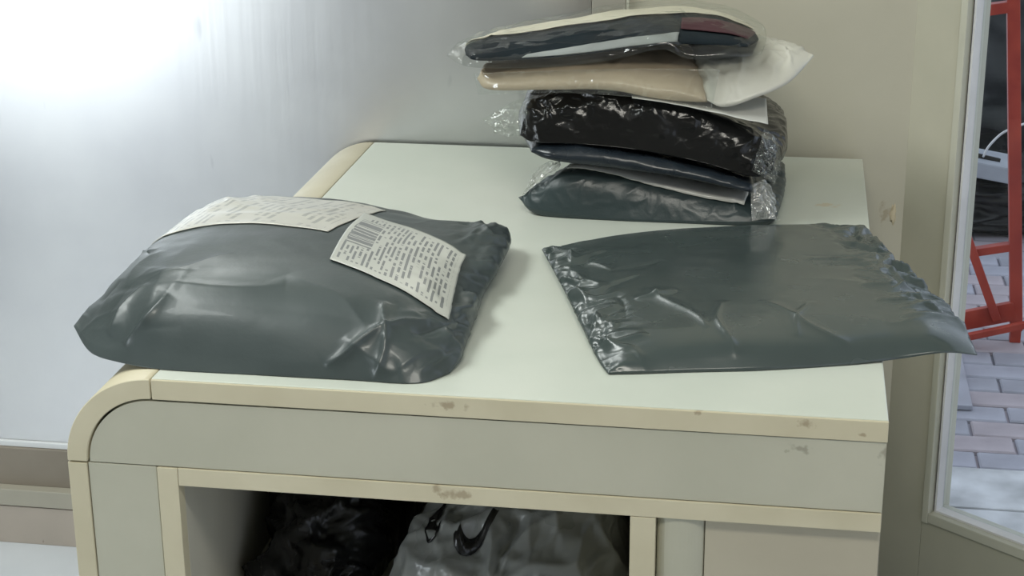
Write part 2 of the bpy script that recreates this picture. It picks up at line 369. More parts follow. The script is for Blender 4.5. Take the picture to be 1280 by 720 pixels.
M['label'] = label_mat('shipping_label', (.47, .48, .43), (.17, .18, .18), 24, (.05, .28, .34, .84), .62)
M['label2'] = label_mat('second_label', (.52, .51, .45), (.33, .33, .30), 22, None, .55)
M['red'] = paint('chipped_red_paint', (.30, .030, .018), (.42, .055, .03), .4, 14, .3, 60)
M['glass'] = None

# ------------------------------------------------------------------ the setting
def st(o): o['kind'] = 'structure'; return o
C = np.array([1.077, D, 0.0]); TH = math.radians(52); WD = np.array([math.sin(TH), -math.cos(TH), 0.0]); WN = np.array([-math.cos(TH), -math.sin(TH), 0.0])   # WN faces the room
def onw(x, y, off=0):
    d = ray(x, y); n = WN; c = C+WN*off; t = ((c-CAM)@n)/(d@n); q = CAM+d*t; return float((q-C)@WD), float(q[2])
st(box('floor', -3, 1.2, -3.2, D+.12, -.05, 0, M['floor'], bevel=0))
st(box('wall_back', -3, 1.077+.02, D, D+.12, 0, 2.75, M['wall'], bevel=0))
st(box('wall_left', -3.1, -3, -3.2, D+.12, 0, 2.75, M['room'], bevel=0))
st(box('wall_rear', -3, 2.9, -3.3, -3.2, 0, 2.75, M['room'], bevel=0))
# ceiling follows the room's outline
bm = bmesh.new()
endR = C+WD*2.3
outl = [(-3.1, -3.3), (endR[0]+.1, -3.3), (endR[0]+.1, endR[1]), (C[0]+.06, D+.1), (-3.1, D+.1)]
vb = [bm.verts.new((x, y, 2.75)) for x, y in outl]; vt = [bm.verts.new((x, y, 2.83)) for x, y in outl]
bm.faces.new(vb); bm.faces.new(vt[::-1])
for i in range(5): bm.faces.new([vb[i], vt[i], vt[(i+1) % 5], vb[(i+1) % 5]])
st(bm_obj('ceiling', bm, M['ceiling']))
bm = bmesh.new(); fl = [(1.2, -3.2), (endR[0], -3.2), (endR[0], endR[1]), (1.2, C[1]-.097)]
vb = [bm.verts.new((x, y, -.05)) for x, y in fl]; vt = [bm.verts.new((x, y, 0)) for x, y in fl]
bm.faces.new(vb[::-1]); bm.faces.new(vt)
for i in range(4): bm.faces.new([vb[i], vb[(i+1) % 4], vt[(i+1) % 4], vt[i]])
fr = st(bm_obj('floor_front', bm, M['floor']))
def wslab(name, s0, s1, z0, z1, o0, o1, mat, parent=None, bevel=.0015):
    """board in the angled wall: s along the wall, o = offset towards the room"""
    bm = bmesh.new(); vs = []
    for z in (z0, z1):
        for s, o in ((s0, o0), (s1, o0), (s1, o1), (s0, o1)):
            q = C+WD*s+WN*o; vs.append(bm.verts.new((q[0], q[1], z)))
    for f in ((0, 1, 2, 3), (7, 6, 5, 4), (0, 4, 5, 1), (1, 5, 6, 2), (2, 6, 7, 3), (3, 7, 4, 0)): bm.faces.new([vs[k] for k in f])
    return bm_obj(name, bm, mat, parent, bevel)
sA, zA = onw(1152, 650); sB, zB = onw(1172, 640, -.012); sB -= .009
sA2 = onw(1205, 0)[0]
WZ0 = zA; GS1 = 1.05; GZ1 = 2.2
wr = st(wslab('wall_right', 0, sA, 0, 2.75, 0, -.09, M['wallr']))
st(wslab('wall_right_plinth', sA+.0005, GS1+.08, 0, WZ0-.0005, 0, -.09, M['wallr'])).name = 'trim_1'
st(wslab('wall_right_head', sA+.0005, GS1+.08, GZ1+.05, 2.75, 0, -.09, M['wallr'])).name = 'trim_2'
st(wslab('wall_right_end', GS1+.08, 2.3, 0, 2.75, 0, -.09, M['wallr'])).name = 'wall_right_far'
win = empty('window_1', tuple(C+WD*.5+np.array([0, 0, WZ0]))); st(win)
bw = sB-sA
wslab('window_frame', sA+.0025, sB, WZ0, GZ1+.05, .006, -.05, M['jamb'], win, .002)
wslab('window_frame', sB, GS1, WZ0+.0025, zB, .006, -.05, M['jamb'], win, .002)
wslab('window_frame', sB, GS1, GZ1, GZ1+.05, .006, -.05, M['jamb'], win, .002)
wslab('window_frame', GS1, GS1+.078, WZ0, GZ1+.05, .006, -.05, M['jamb'], win, .002)
mseal = simple('grey_glazing_seal', (.10, .10, .12), .4); mwh = simple('white_glazing_bead', (.75, .75, .76), .35)
wslab('frame_gap_shade', sA, sA+.003, WZ0, 2.2, .0008, -.04, M['dark'], win, 0)  # flush dark strip, paints the shade of the crack beside the frame
wslab('glazing_seal', sB, sB+.004, zB, GZ1, -.012, -.03, mseal, win, 0)
wslab('glazing_bead', sB+.004, sB+.008, zB, GZ1, -.008, -.03, mwh, win, 0)
wslab('glazing_bead', sB+.008, GS1, zB, zB+.004, -.008, -.03, mwh, win, 0)
mg, tg, bgl = nt('window_glass'); tg.nodes.remove(bgl)
tr = N(tg, 'ShaderNodeBsdfTransparent'); tr.inputs[0].default_value = (.93, .95, .96, 1); gl = N(tg, 'ShaderNodeBsdfGlossy'); gl.inputs['Roughness'].default_value = .02
lw = N(tg, 'ShaderNodeFresnel', IOR=1.25); mx = N(tg, 'ShaderNodeMixShader'); tg.links.new(lw.outputs[0], mx.inputs[0]); tg.links.new(tr.outputs[0], mx.inputs[1]); tg.links.new(gl.outputs[0], mx.inputs[2])
tg.links.new(mx.outputs[0], tg.nodes['Material Output'].inputs[0])
wslab('pane', sB, GS1, zB, GZ1, -.028, -.032, mg, win, 0)
# dark strip painted as shade along the foot of the angled wall
st(wslab('foot_shadow_strip', .0, 1.2, 0, .022, .004, 0, M['dark'])).name = 'wall_foot_shadow'
# chipped edge of the back wall's corner
cp = ony(1116, 268, D-.004)
bm = bmesh.new(); bmesh.ops.create_icosphere(bm, subdivisions=3, radius=1)
for v in bm.verts:
    k = 1+.35*math.sin(v.co.z*9+v.co.x*5)*math.cos(v.co.z*17); v.co = Vector((cp[0]+.001+v.co.x*.0055*k, D+.0005+v.co.y*.003, cp[2]+v.co.z*.019*k))
ch = bm_obj('paint_chip', bm, M['chip'], None, smooth=True); ch['kind'] = 'structure'; ch.name = 'trim_8'

# steel sheet, narrow board and bead on the back wall
XM = float(ony(740, 5, D)[0]); XT = float(ony(786, 5, D)[0]); ZM = float(ony(40, 549, D)[2])
props(box('steel_sheet', -2.4, XM, D-.006, D-.0003, ZM, 2.3, M['steel'], bevel=.001), 'large scuffed brushed steel sheet covering the wall left of and behind the counter', 'metal panel')
st(box('trim_3', XM+.001, XT-.004, D-.010, D-.0002, H+.002, 2.75, paint('grey_trim_board', (.30, .29, .25), (.35, .33, .28), .5)))
st(box('trim_4', XT-.003, XT+.002, D-.013, D-.0002, H+.002, 2.75, M['jamb'], bevel=.0008))
st(box('trim_5', -2.4, -.003, D-.014, D-.0003, ZM-.012, ZM-.0004, simple('white_sheet_lip', (.7, .72, .74), .3), bevel=.001))
z1 = float(ony(0, 604, D-.02)[2]); z2 = float(ony(0, 631, D-.045)[2])
st(box('baseboard_back', -3, -.003, D-.02, D, z1-.05, ZM-.0125, M['skirt']))
st(box('trim_6', -3, -.003, D-.045, D-.0205, z2, z1, M['ledge']))
zf = float(ony(0, 668, D-.05)[2])
st(box('trim_7', -3, -.003, D-.042, D-.0207, .0, z2-.003, M['toe']))

# ------------------------------------------------------------------ outside: pavement
GZ = -0.12
pav = st(box('pavement', .9, 9.0, D+.14, 14, GZ-.09, GZ-.012, simple('joint_sand', (.20, .19, .21), .9, bump=.4), bevel=0))
mats_b = [simple('paver_bluegrey', (.38, .38, .44), .7, bump=.5, bscale=150, var=.18), simple('paver_pink', (.42, .37, .40), .7, bump=.5, bscale=150, var=.18), simple('paver_grey', (.34, .34, .39), .7, bump=.5, bscale=150, var=.18)]
slabm = simple('pale_granite', (.56, .57, .59), .65, bump=.5, bscale=260, var=.3)
mj = pav.data.materials[0]; tj = mj.node_tree; bk_ = N(tj, 'ShaderNodeTexBrick'); tcj = N(tj, 'ShaderNodeTexCoord'); tj.links.new(tcj.outputs['Object'], bk_.inputs['Vector'])
for k_, v_ in (('Scale', 1.0), ('Brick Width', .2), ('Row Height', .0985), ('Mortar Size', .004), ('Color1', (.34, .34, .39, 1)), ('Color2', (.42, .37, .40, 1)), ('Mortar', (.2, .19, .21, 1))): bk_.inputs[k_].default_value = v_
tj.links.new(bk_.outputs['Color'], tj.nodes['Principled BSDF'].inputs['Base Color'])
rowp = .0985; y0 = float(onz(1225, 585, GZ)[1]); bl = .20
pm = pav
def brick_mesh(nm, w, d, mat):
    bm = bmesh.new(); bmesh.ops.create_cube(bm, size=1)
    for v in bm.verts: v.co = Vector((v.co.x*w, v.co.y*d, v.co.z*.05))
    bmesh.ops.bevel(bm, geom=[e for e in bm.edges if all(v.co.z > 0 for v in e.verts)], offset=.004, segments=1, affect='EDGES')
    me = bpy.data.meshes.new(nm); bm.to_mesh(me); bm.free(); me.materials.append(mat); return me
bms = [brick_mesh('brick', bl-.007, rowp-.007, m) for m in mats_b]
xo = float(onz(1220, 567, GZ)[0]); rb = random.Random(4)
for j in range(17):
    yy = y0+(j+.5)*rowp; off = xo + (0 if j % 2 == 0 else bl/2)
    xl = max(1.02, 1.09+(yy-1.9)*.1)-.02; xr = xl+1.25+(yy-1.9)*.2
    i0 = int(math.floor((xl-off)/bl)); i1 = int(math.ceil((xr-off)/bl))
    for i in range(i0, i1):
        o = bpy.data.objects.new('brick', rb.choice(bms)); o.location = (off+(i+.5)*bl, yy, GZ-.025+rb.uniform(-.002, .002)); o.rotation_euler = (rb.uniform(-.008, .008), rb.uniform(-.008, .008), rb.uniform(-.01, .01)); link(o, pav)
# pale granite slabs next to the shop front
ys0 = float(onz(1225, 637, GZ)[1])
for (ya, yb) in ((ys0+.004, y0-.006), (ys0-(y0-ys0), ys0-.004)):
    if ya < D+.15: ya = D+.15
    for k in range(2):
        xa = 1.1+k*.62; o = box('slab', xa, xa+.612, ya, yb, GZ-.05, GZ+.003, slabm, pav, .004)
# holed steel channel lying by the wall
q0 = onz(1193, 446, GZ); q1 = onz(1188, 512, GZ)
rail = empty('steel_channel', ((q0[0]+q1[0])/2, (q0[1]+q1[1])/2, GZ))
props(rail, 'grey metal plate with round dark holes lying on the paving just outside the window', 'metal plate')
mgal = simple('galvanised_plate', (.40, .41, .47), .4, .3)
box('plate', q1[0]-.03, q1[0]+.055, q1[1], q0[1], GZ+.001, GZ+.014, mgal, rail)
for i, (px, py) in enumerate(((1191, 482), (1190, 505))):
    h = onz(px, py, GZ+.015); bm = bmesh.new(); bmesh.ops.create_cone(bm, cap_ends=True, segments=16, radius1=.009, radius2=.009, depth=.002)
    bmesh.ops.translate(bm, verts=bm.verts[:], vec=(h[0], h[1], GZ+.0148)); bm_obj('hole', bm, M['dark'], rail)

# red folding frame outside
YL = 2.95
def L(x, y, Y=YL): return Vector(ony(x, y, Y))
lad = empty('red_metal_frame', tuple(L(1240, 420)*1.0)); lad.location.z = GZ
props(lad, 'chipped red metal frame with a tall upright and angled brace standing on the paving', 'metal frame')
zb = GZ+.02
def post(name, a, b, w=.032, d=.03): return beam(name, a, b, w, d, M['red'], lad, up=(0, 1, 0.02))
bot = L(1270, 412); top = L(1266, -60)
post('upright', bot, top, .034, .03)
post('brace', L(1209, 296, YL-.03), L(1246, 400, YL-.03), .024, .02)
post('crossbar', L(1208, 316), L(1262, 308), .022, .03)
post('crossbar', L(1190, 18), L(1262, 8), .03, .03)
post('base_plate', L(1196, 402, YL-.012), L(1268, 388, YL-.012), .055, .02)
a = L(1196, 424, YL-.08); b = L(1300, 402, YL-.08)
post('foot_bar', a, b, .018, .02)
post('upright', L(1207, 300, YL+.02), L(1190, -60, YL+.02), .024, .02).name = 'rear_upright'
# lower legs carry the frame down to the paving
for (x, y, w) in ((1270, 405, .03), (1200, 415, .03)):
    t = L(x, y); beam('leg', (t.x, t.y, t.z), (t.x, t.y, GZ+.001), w, w, M['red'], lad, up=(0, 1, .02))

# dark sacks behind it
def blob(name, c, r, mat, seed, label, cat, group=None, amp=.18):
    bm = bmesh.new(); bmesh.ops.create_icosphere(bm, subdivisions=6, radius=1)
    co = np.array([v.co[:] for v in bm.verts]); th = np.arctan2(co[:, 1], co[:, 0])*1.6; ph = co[:, 2]*2.2
    h = fbm(th*1.2+10, ph*1.2+seed, seed, 3)*amp + (cells(th+8, ph+8, .55, seed)*.08)
    sq = np.sign(co)*np.abs(co)**.75
    co2 = sq*(1+h)[:, None]*np.array(r)+np.array(c); co2[:, 2] = np.maximum(co2[:, 2], c[2]-r[2]*.93)
    co2[:, 2] += (c[2]-r[2])-co2[:, 2].min()
    for v, q in zip(bm.verts, co2): v.co = q
    e = bm_obj(name, bm, mat, None, smooth=True)
    e.location = (0, 0, 0); return props(e, label, cat, group)
sack = film('charcoal_sack', (.022, .022, .022), .45, .4, .4, 60, .3)
sackg = film('dark_grey_sack', (.045, .048, .048), .5, .4, .4, 60, .3)
blob('rubbish_sack', (1.62, 4.2, GZ+.10), (.34, .24, .10), sack, 3, 'low black sack standing on the paving behind the red frame', 'sack')
blob('rubbish_sack', (1.95, 5.0, GZ+.50), (.66, .32, .50), sackg, 8, 'tall dark grey sack behind the black one outside', 'sack')
blob('rubbish_sack', (2.1, 6.1, GZ+.75), (.95, .4, .75), sack, 13, 'large black bundle at the back of the pile outside', 'sack')
# pale carton on the low sack, with a white cord
pc = ony(1236, 206, 4.1)
cart = empty('pale_carton', (pc[0], pc[1], pc[2]-.06)); props(cart, 'small pale grey flattened carton lying on the black sack outside', 'carton')
bm = beam_bm(ony(1214, 202, 4.0), ony(1266, 212, 4.0), .2, .055); bm_obj('body', bm, simple('pale_card', (.36, .38, .42), .6), cart, .006)
bm = beam_bm(ony(1216, 193, 3.96), ony(1250, 201, 3.96), .012, .014); bm_obj('strap', bm, M['dark'], cart)
props(tube('white_cord', [p_(1229, 196, 3.95), p_(1236, 183, 3.93), p_(1252, 167, 3.9), p_(1268, 160, 3.88), p_(1285, 155, 3.86), p_(1300, 170, 3.9), p_(1300, 220, 4.0)], .004, simple('white_cord', (.7, .7, .7), .5)), 'thin white cord looping over the pile outside behind the red upright', 'cord')

# ------------------------------------------------------------------ counter
cn = empty('counter', (.5, .55, 0)); props(cn, 'cream painted wooden counter with rounded front corner and open compartments, standing against the steel wall', 'counter')
F0 = 0.0
box('worktop', RAD+.001, Wd, F0+.0035, D-.018, H-TB, H, M['top'], cn, .002)
box('front_edging', RAD+.002, Wd, F0-.001, F0+.0035, H-TB, H-.0006, M['cream'], cn, .0008)
# rounded corner strip, a bent board running the full depth
def arc_strip(name, r0, r1, ya, yb, mat, parent, n=24):
    V = []; Fc = []; cx, cz = RAD, H-RAD
    for k in range(n+1):
        a = math.pi/2+math.pi/2*k/n
        for r in (r0, r1):
            for y in (ya, yb): V.append((cx+r*math.cos(a), y, cz+r*math.sin(a)))
    for k in range(n):
        p = 4*k; q = p+4
        Fc += [(p, q, q+1, p+1), (p+2, p+3, q+3, q+2), (p, p+2, q+2, q), (p+1, q+1, q+3, p+3)]
    Fc += [(0, 1, 3, 2), (4*n, 4*n+2, 4*n+3, 4*n+1)]
    bm = bmesh.new(); vs = [bm.verts.new(v) for v in V]
    for f in Fc: bm.faces.new([vs[i] for i in f])
    bmesh.ops.recalc_face_normals(bm, faces=bm.faces[:])
    bmesh.ops.bevel(bm, geom=[e for e in bm.edges if e.calc_face_angle(0) > 1.2], offset=.001, segments=1, affect='EDGES')
    o = bm_obj(name, bm, mat, parent)
    for p in o.data.polygons: p.use_smooth = abs(p.normal.y) < .5
    return o
rstrip = arc_strip('rounded_edge', RAD-TB, RAD, F0-.001, D-.018, M['cream'], cn)
# fascia board with the rounded corner
bm = bmesh.new(); r = RAD-TB-.003; pts = [(RAD+r*math.cos(a), H-RAD+r*math.sin(a)) for a in [math.pi-math.pi/2*k/20 for k in range(21)]]
pts += [(Wd-.001, H-TB-.001), (Wd-.001, Z2), (pts[0][0], Z2)]
pts[0] = (pts[0][0], H-RAD)
vf = [bm.verts.new((x, F0+.001, z)) for x, z in pts]; vk = [bm.verts.new((x, F0+.02, z)) for x, z in pts]
bm.faces.new(vf); bm.faces.new(vk[::-1]); n = len(pts)
for i in range(n): bm.faces.new([vf[i], vk[i], vk[(i+1) % n], vf[(i+1) % n]])
bm_obj('fascia', bm, M['fascia'], cn)
zl = H-RAD
xs = [0, TB, .1165, .1431]          # left leg: edging, grey panel, edging
XI = .7059; XI2 = .7059+.0305
box('corner_edging', xs[0], xs[1]-.001, F0-.001, F0+.02, 0.02, zl-.002, M['cream'], cn, .0012)
box('side_panel', xs[0], xs[1]-.004, F0+.0205, D-.018, 0.02, zl-.002, M['fascia'], cn, .001)
box('leg_panel', xs[1], xs[2]-.001, F0+.001, F0+.02, 0.02, Z2-.0015, M['fascia'], cn, .0012)
box('inner_edging', xs[2], xs[3], F0-.001, F0+.02, 0.02, Z2-.0015, M['cream'], cn, .0012)
box('rail_edging', xs[3]+.0006, Wd-.001, F0-.001, F0+.02, Z3, Z2-.0012, M['cream'], cn, .001)
box('inner_side', xs[3]-.02, xs[3]-.0005, F0+.0205, .62, 0.1, Z3+.02, M['inner'], cn, .001)
box('divider', XI, XI2, F0-.001, .62, .0605, Z3-.0006, M['cream'], cn, .001)
box('back_board', xs[3], XI, .60, .618, .0605, Z3-.001, M['inner'], cn, 0)
box('shelf', xs[3]+.0005, XI-.0005, F0+.02, .598, .46, .48, M['inner'], cn, .001)
box('plinth', xs[1], Wd-.004, F0+.03, .6, 0, .06, M['fascia'], cn, .001)
box('compartment_top', xs[3], XI-.001, F0+.021, .598, Z3+.001, Z3+.012, M['inner'], cn, 0)
# right bay: rounded post and recessed panel
mrb = paint('bay_panel_paint', (.42, .38, .29), (.46, .42, .32), .5, 4, .15, 50)
bm = bmesh.new(); V = []; x0_, x1_ = XI2+.0005, XI2+.058
prof = [(x0_, .012)]+[(x0_+(x1_-x0_)*(1-math.cos(a))/2, .012-.014*math.sin(a)+.0) for a in [math.pi*k/18 for k in range(1, 18)]]+[(x1_, .012)]
vb = [bm.verts.new((x, y+.005, .061)) for x, y in prof]; vt = [bm.verts.new((x, y+.005, Z3-.001)) for x, y in prof]
for i in range(len(prof)-1): bm.faces.new([vb[i], vb[i+1], vt[i+1], vt[i]])
bm.faces.new([vb[0], vt[0], vt[-1], vb[-1]]); bm.faces.new(vt); bm.faces.new(vb[::-1])
bm_obj('rounded_post', bm, M['fascia'], cn, smooth=False)
box('bay_panel', x1_+.0005, Wd-.0006, F0+.012, F0+.045, .061, Z3-.001, mrb, cn, .001)
box('side_panel', Wd-.0185, Wd, F0+.0455, D-.018, 0.0, H-TB-.0005, M['fascia'], cn, .001)

# ------------------------------------------------------------------ left parcel on the counter
def PZ(x, y, z=H): return onz(x, y, z)
def zs(p, z): return (p[0], p[1], z)
fr = [onz(92, 408, H+.012), onz(112, 438, H+.004), onz(150, 453, H+.001), onz(205, 462, H+.001), onz(330, 469, H+.001), onz(440, 475, H+.001), onz(520, 479, H+.001), onz(562, 466, H+.003)]
rt = [onz(562, 466, H+.003), onz(577, 446, H+.008), onz(592, 405, H+.012), onz(606, 365, H+.018), onz(622, 338, H+.026), onz(638, 305, H+.030), onz(634, 291, H+.030)]
bk = [onz(262, 262, H+.045), onz(330, 262, H+.02), onz(430, 268, H+.015), onz(520, 285, H+.012), onz(575, 288, H+.02), onz(634, 291, H+.030)]
lf = [onz(92, 408, H+.012), onz(112, 384, H+.016), onz(160, 340, H+.022), onz(215, 292, H+.034), onz(262, 262, H+.045)]
def topL(U, V):
    s = (1-np.exp(-(U/.13)**1.15))*np.clip(1-U**7, 0, 1)**.6
    f = (1-np.exp(-V/(.09+.10*np.clip(1-U/.3, 0, 1))))*np.clip(1-V, 0, 1)**.38
    ctr = 1-.25*(U-.38)**2*3
    sag = 1-.18*sm(.55, 1, V)+.22*np.exp(-((U-.16)/.16)**2-((V-.85)/.2)**2)
    return .102*s*f*ctr*sag*1.12
creL = rand_creases(12, (.38, .56), (.0, .12), 100, 45, .10, .006, .004, 3)+rand_creases(12, (.02, .14), (.0, .15), 60, 40, .12, .008, .004, 5)+rand_creases(26, (.50, .62), (.05, .6), 150, 50, .12, .005, .008, 9)+rand_creases(7, (.1, .4), (.0, .12), 80, 25, .1, .01, .0018, 12)+rand_creases(14, (.02, .18), (.2, .5), 130, 40, .14, .007, .004, 21)
creL += [(.08, .10, .30, .13, .02, .004), (.10, .03, .14, .12, .008, .006), (.30, .16, .46, .03, .02, .004), (.36, .02, .47, .10, .006, .010), (.42, .0, .42, .12, .005, .008), (.45, .07, .55, .12, .006, -.008), (.13, .02, .17, .10, .006, .007)]
def dispL(X, Y, U, V):
    right = sm(.80, .98, U); left = 1-sm(.0, .14, U)
    a = .0018*fbm(X*9, Y*9, 4, 3)
    a += crease(X, Y, creL)
    a += (.010*right+.002*left)*(cells(X, Y, .075, 2, .6)-.4) + (.003*right)*(cells(X, Y, .035, 6, .6)-.4)
    a += .0025*sm(.35, .9, V)*(cells(X, Y, .11, 12, .6)-.4)
    k = sm(.60, .66, U)*(1-sm(.94, .98, U))*sm(.14, .22, V)*(1-sm(.66, .75, V))
    return a*(1-.8*k)
def extraL(T, B, U, V):
    # twisted back-right ear stands up
    w = sm(.84, .97, U)*sm(.62, .9, V)
    T[..., 2] += .010*w*(1-np.abs(2*sm(.84, 1, U)-1.1)**2)
    return T, B
grey = pillow('grey_parcel', fr, bk, lf, rt, topL, lambda U, V: .03*boxy(U, V), M['polyL'], None, (240, 200), H, dispL, None, extraL, vp=1.3)
props(grey.o, 'bulging grey plastic mailing bag with address label, overhanging the rounded left corner of the counter', 'parcel')
patch('shipping_label', grey, ((.645, .30), (.945, .19), (.925, .60), (.60, .74)), M['label'], grey.o, (70, 50), .0028)
patch('document_pouch', grey, ((.08, .52), (.585, .50), (.62, .86), (.13, .93)), M['label2'], grey.o, (90, 50), .0016).data.materials[0] = M['label2']

# ------------------------------------------------------------------ flat parcel at the right
fr = [onz(760, 468, H+.001), onz(800, 467, H+.001), onz(870, 465, H+.001), onz(950, 463, H+.001), onz(1050, 457, H+.001), onz(1120, 449, H+.004), onz(1180, 441, H+.012), onz(1222, 444, H+.006)]
rt = [onz(1222, 444, H+.006), onz(1212, 424, H+.006), onz(1188, 392, H+.006), onz(1155, 356, H+.006), onz(1122, 328, H+.005), onz(1092, 296, H+.004), onz(1078, 282, H+.004)]
bk = [onz(677, 312, H+.010), onz(740, 303, H+.006), onz(830, 293, H+.004), onz(940, 285, H+.004), onz(1078, 282, H+.004)]
lf = [onz(760, 468, H+.001), onz(745, 446, H+.004), onz(722, 398, H+.008), onz(698, 350, H+.010), onz(677, 312, H+.010)]
creR = [(.14, .08, .10, .24, .006, .006), (.155, .02, .17, .18, .006, .005), (.30, .02, .22, .17, .008, .004), (.46, .0, .52, .20, .02, .003), (.38, .09, .62, .06, .014, .009), (.24, .05, .28, .16, .008, .004)]
creR += rand_creases(26, (-.02, .08), (.0, .5), 60, 60, .10, .005, .0065, 31)+rand_creases(34, (.40, .52), (.05, .45), 140, 50, .10, .005, .006, 37)+rand_creases(8, (.1, .4), (.05, .4), 20, 60, .2, .02, .0015, 41)
def dispR(X, Y, U, V):
    left = 1-sm(.0, .17, U); right = sm(.80, .98, U)*sm(.1, .3, V)
    a = .0016*fbm(X*7, Y*7, 14, 3)+crease(X, Y, creR)
    return a+(.008*left+.012*right)*(cells(X, Y, .07, 22, .7)-.4)+(.002*left+.002*right)*(cells(X, Y, .03, 26, .6)-.4)
def topR(U, V):
    return .030*np.clip(1-np.abs(2*U-1)**4, 0, 1)**.7*(1-np.exp(-V/.045))*np.clip(1-V, 0, 1)**.3*(1+.1*np.sin(U*5))
flat = pillow('grey_parcel', fr, bk, lf, rt, topR, lambda U, V: .01*boxy(U, V), M['poly'], None, (220, 170), None, dispR, None)
flat.o.name = 'flat_grey_parcel'
props(flat.o, 'flat plain grey plastic mailing bag lying on the counter, its right corner overhanging the edge', 'parcel')

# ------------------------------------------------------------------ the stack at the back
YF = .735; YB = 1.06
def q(x, y, Y=YF, dz=0): a = ony(x, y, Y); return (a[0], a[1], a[2]+dz)
def chk(f, a, b, c):   # outline from front points with given back row height
    return f
# a: grey bag at the bottom
fr = [q(648, 247, YF+.03), q(672, 262, YF+.006), q(760, 272), q(860, 276), q(940, 277), q(970, 274, YF+.01)]
za = H+.016
bk = [(.46, YB, za), (.60, YB, za), (.75, YB, za), (.865, YB, H+.014)]
lf = [fr[0], (.475, .80, H+.030), (.50, .92, za), (.50, YB, za)]; bk[0] = lf[-1]; rt = [fr[-1], (.865, .85, H+.014), (.868, .95, H+.014), bk[-1]]
cA = rand_creases(20, (.0, .10), (0, .3), 60, 60, .10, .005, .006, 51)+rand_creases(26, (.30, .42), (0, .3), 120, 60, .09, .004, .008, 53)
def dispA(X, Y, U, V): return crease(X, Y, cA)+.006*(1-sm(0, .15, U)+sm(.82, 1, U))*(cells(X, Y, .035, 52)-.4)+.0009*(cells(X, Y, .03, 57)-.4)+.0012*fbm(X*12, Y*12, 58)
def topA(U, V):
    t = (.066-.036*sm(.15, 1., U)); return t*(1-np.exp(-(U/.10)**1.3))*np.clip(1-U**10, 0, 1)**.6*(1-np.exp(-V/.05))*np.clip(1-V, 0, 1)**.25
bagA = pillow('grey_parcel', fr, bk, lf, rt, topA, lambda U, V: .03*boxy(U, V, 6, 6, .5), M['polyS'], None, (200, 130), H, dispA, vp=1.8)
bagA.o.name = 'stacked_grey_parcel'
props(bagA.o, 'thin dark grey plastic mailing bag with pointed left tip at the bottom of the stack', 'parcel', 'parcels stacked at the back of the counter')
patch('paper_slip', bagA, ((.18, .12), (.86, .05), (.86, .5), (.18, .5)), M['paper'], bagA.o, (60, 20), .006, lambda x, y: .002*math.sin(x*7))
# clear flap at its left shoulder and right end
def flap(name, pts_front, pts_back, amp, seed, mat, parent, n=(60, 30), cell=.03):
    A = catmull(pts_front, n[0]); B = catmull(pts_back, n[0]); t = np.linspace(0, 1, n[1])[None, :, None]
    G = A[:, None]*(1-t)+B[:, None]*t; du = np.gradient(G, axis=0); dv = np.gradient(G, axis=1); Nn = np.cross(du, dv); Nn /= np.maximum(np.linalg.norm(Nn, axis=-1, keepdims=True), 1e-9)
    X = np.linspace(0, np.linalg.norm(A[-1]-A[0]), n[0])[:, None]*np.ones((1, n[1])); Y = np.ones((n[0], 1))*np.linspace(0, np.linalg.norm(B[0]-A[0])+.001, n[1])[None]
    G = G+Nn*(amp*(cells(X, Y, cell, seed)-.4)+amp*.8*fbm(X/cell, Y/cell, seed+1))[..., None]
    V = list(G.reshape(-1, 3))+list((G-Nn*.0007).reshape(-1, 3)); m = n[0]*n[1]; Fc = []
    for i in range(n[0]-1):
        for j in range(n[1]-1):
            p = i*n[1]+j; Fc += [(p, p+n[1], p+n[1]+1, p+1), (m+p, m+p+1, m+p+n[1]+1, m+p+n[1])]
    for i in range(n[0]-1):
        p = i*n[1]; Fc.append((p, m+p, m+p+n[1], p+n[1])); p += n[1]-1; Fc.append((p, p+n[1], m+p+n[1], m+p))
    for j in range(n[1]-1):
        p = j; Fc.append((p, p+1, m+p+1, m+p)); p = (n[0]-1)*n[1]+j; Fc.append((p, m+p, m+p+1, p+1))
    return mesh_obj(name, V, Fc, mat, parent, True)
flap('clear_flap', [q(664, 226, YF+.02), q(676, 206, YF+.015), q(700, 204, YF+.01)], [q(650, 247, YF+.03), q(668, 232, YF+.02), q(702, 208, YF+.02)], .005, 61, M['clear2'], bagA.o, (40, 16), .014)
flap('clear_flap', [q(938, 232, YF+.01), q(958, 225, YF+.01), q(968, 250, YF+.02)], [q(940, 276, YF-.004), q(960, 274, YF-.004), q(973, 276, YF)], .006, 62, M['clear2'], bagA.o, (40, 24), .014)
# b: thin navy bag
YG = YF-.014; fr = [q(664, 190, YG+.02), q(690, 199, YG+.004), q(760, 208, YG), q(850, 220, YG), q(930, 238, YG), q(942, 240, YG+.02)]
lf = [fr[0], (.44, .9, H+.095), (.45, YB, H+.095)]; bk = [(.45, YB, H+.095), (.62, YB, H+.085), (.82, YB, H+.055)]; rt = [fr[-1], (.82, .9, H+.05), (.82, YB, H+.055)]
def dispB(X, Y, U, V): return crease(X, Y, [(.0, .0, .35, .02, .004, .004), (.05, .03, .3, .01, .005, .004), (.12, .0, .33, .03, .004, -.003)])+.002*(cells(X, Y, .05, 72)-.4)
bagB = pillow('navy_parcel', fr, bk, lf, rt, lambda U, V: (.022+.006*np.sin(U*6))*boxy(U, V, 5, 8, .5)+.006*(V*0), lambda U, V: .008*boxy(U, V, 5, 5, .5), M['navy'], None, (150, 70), None, dispB)
props(bagB.o, 'thin navy blue plastic bag squashed between the black and the grey parcels', 'parcel', 'parcels stacked at the back of the counter')
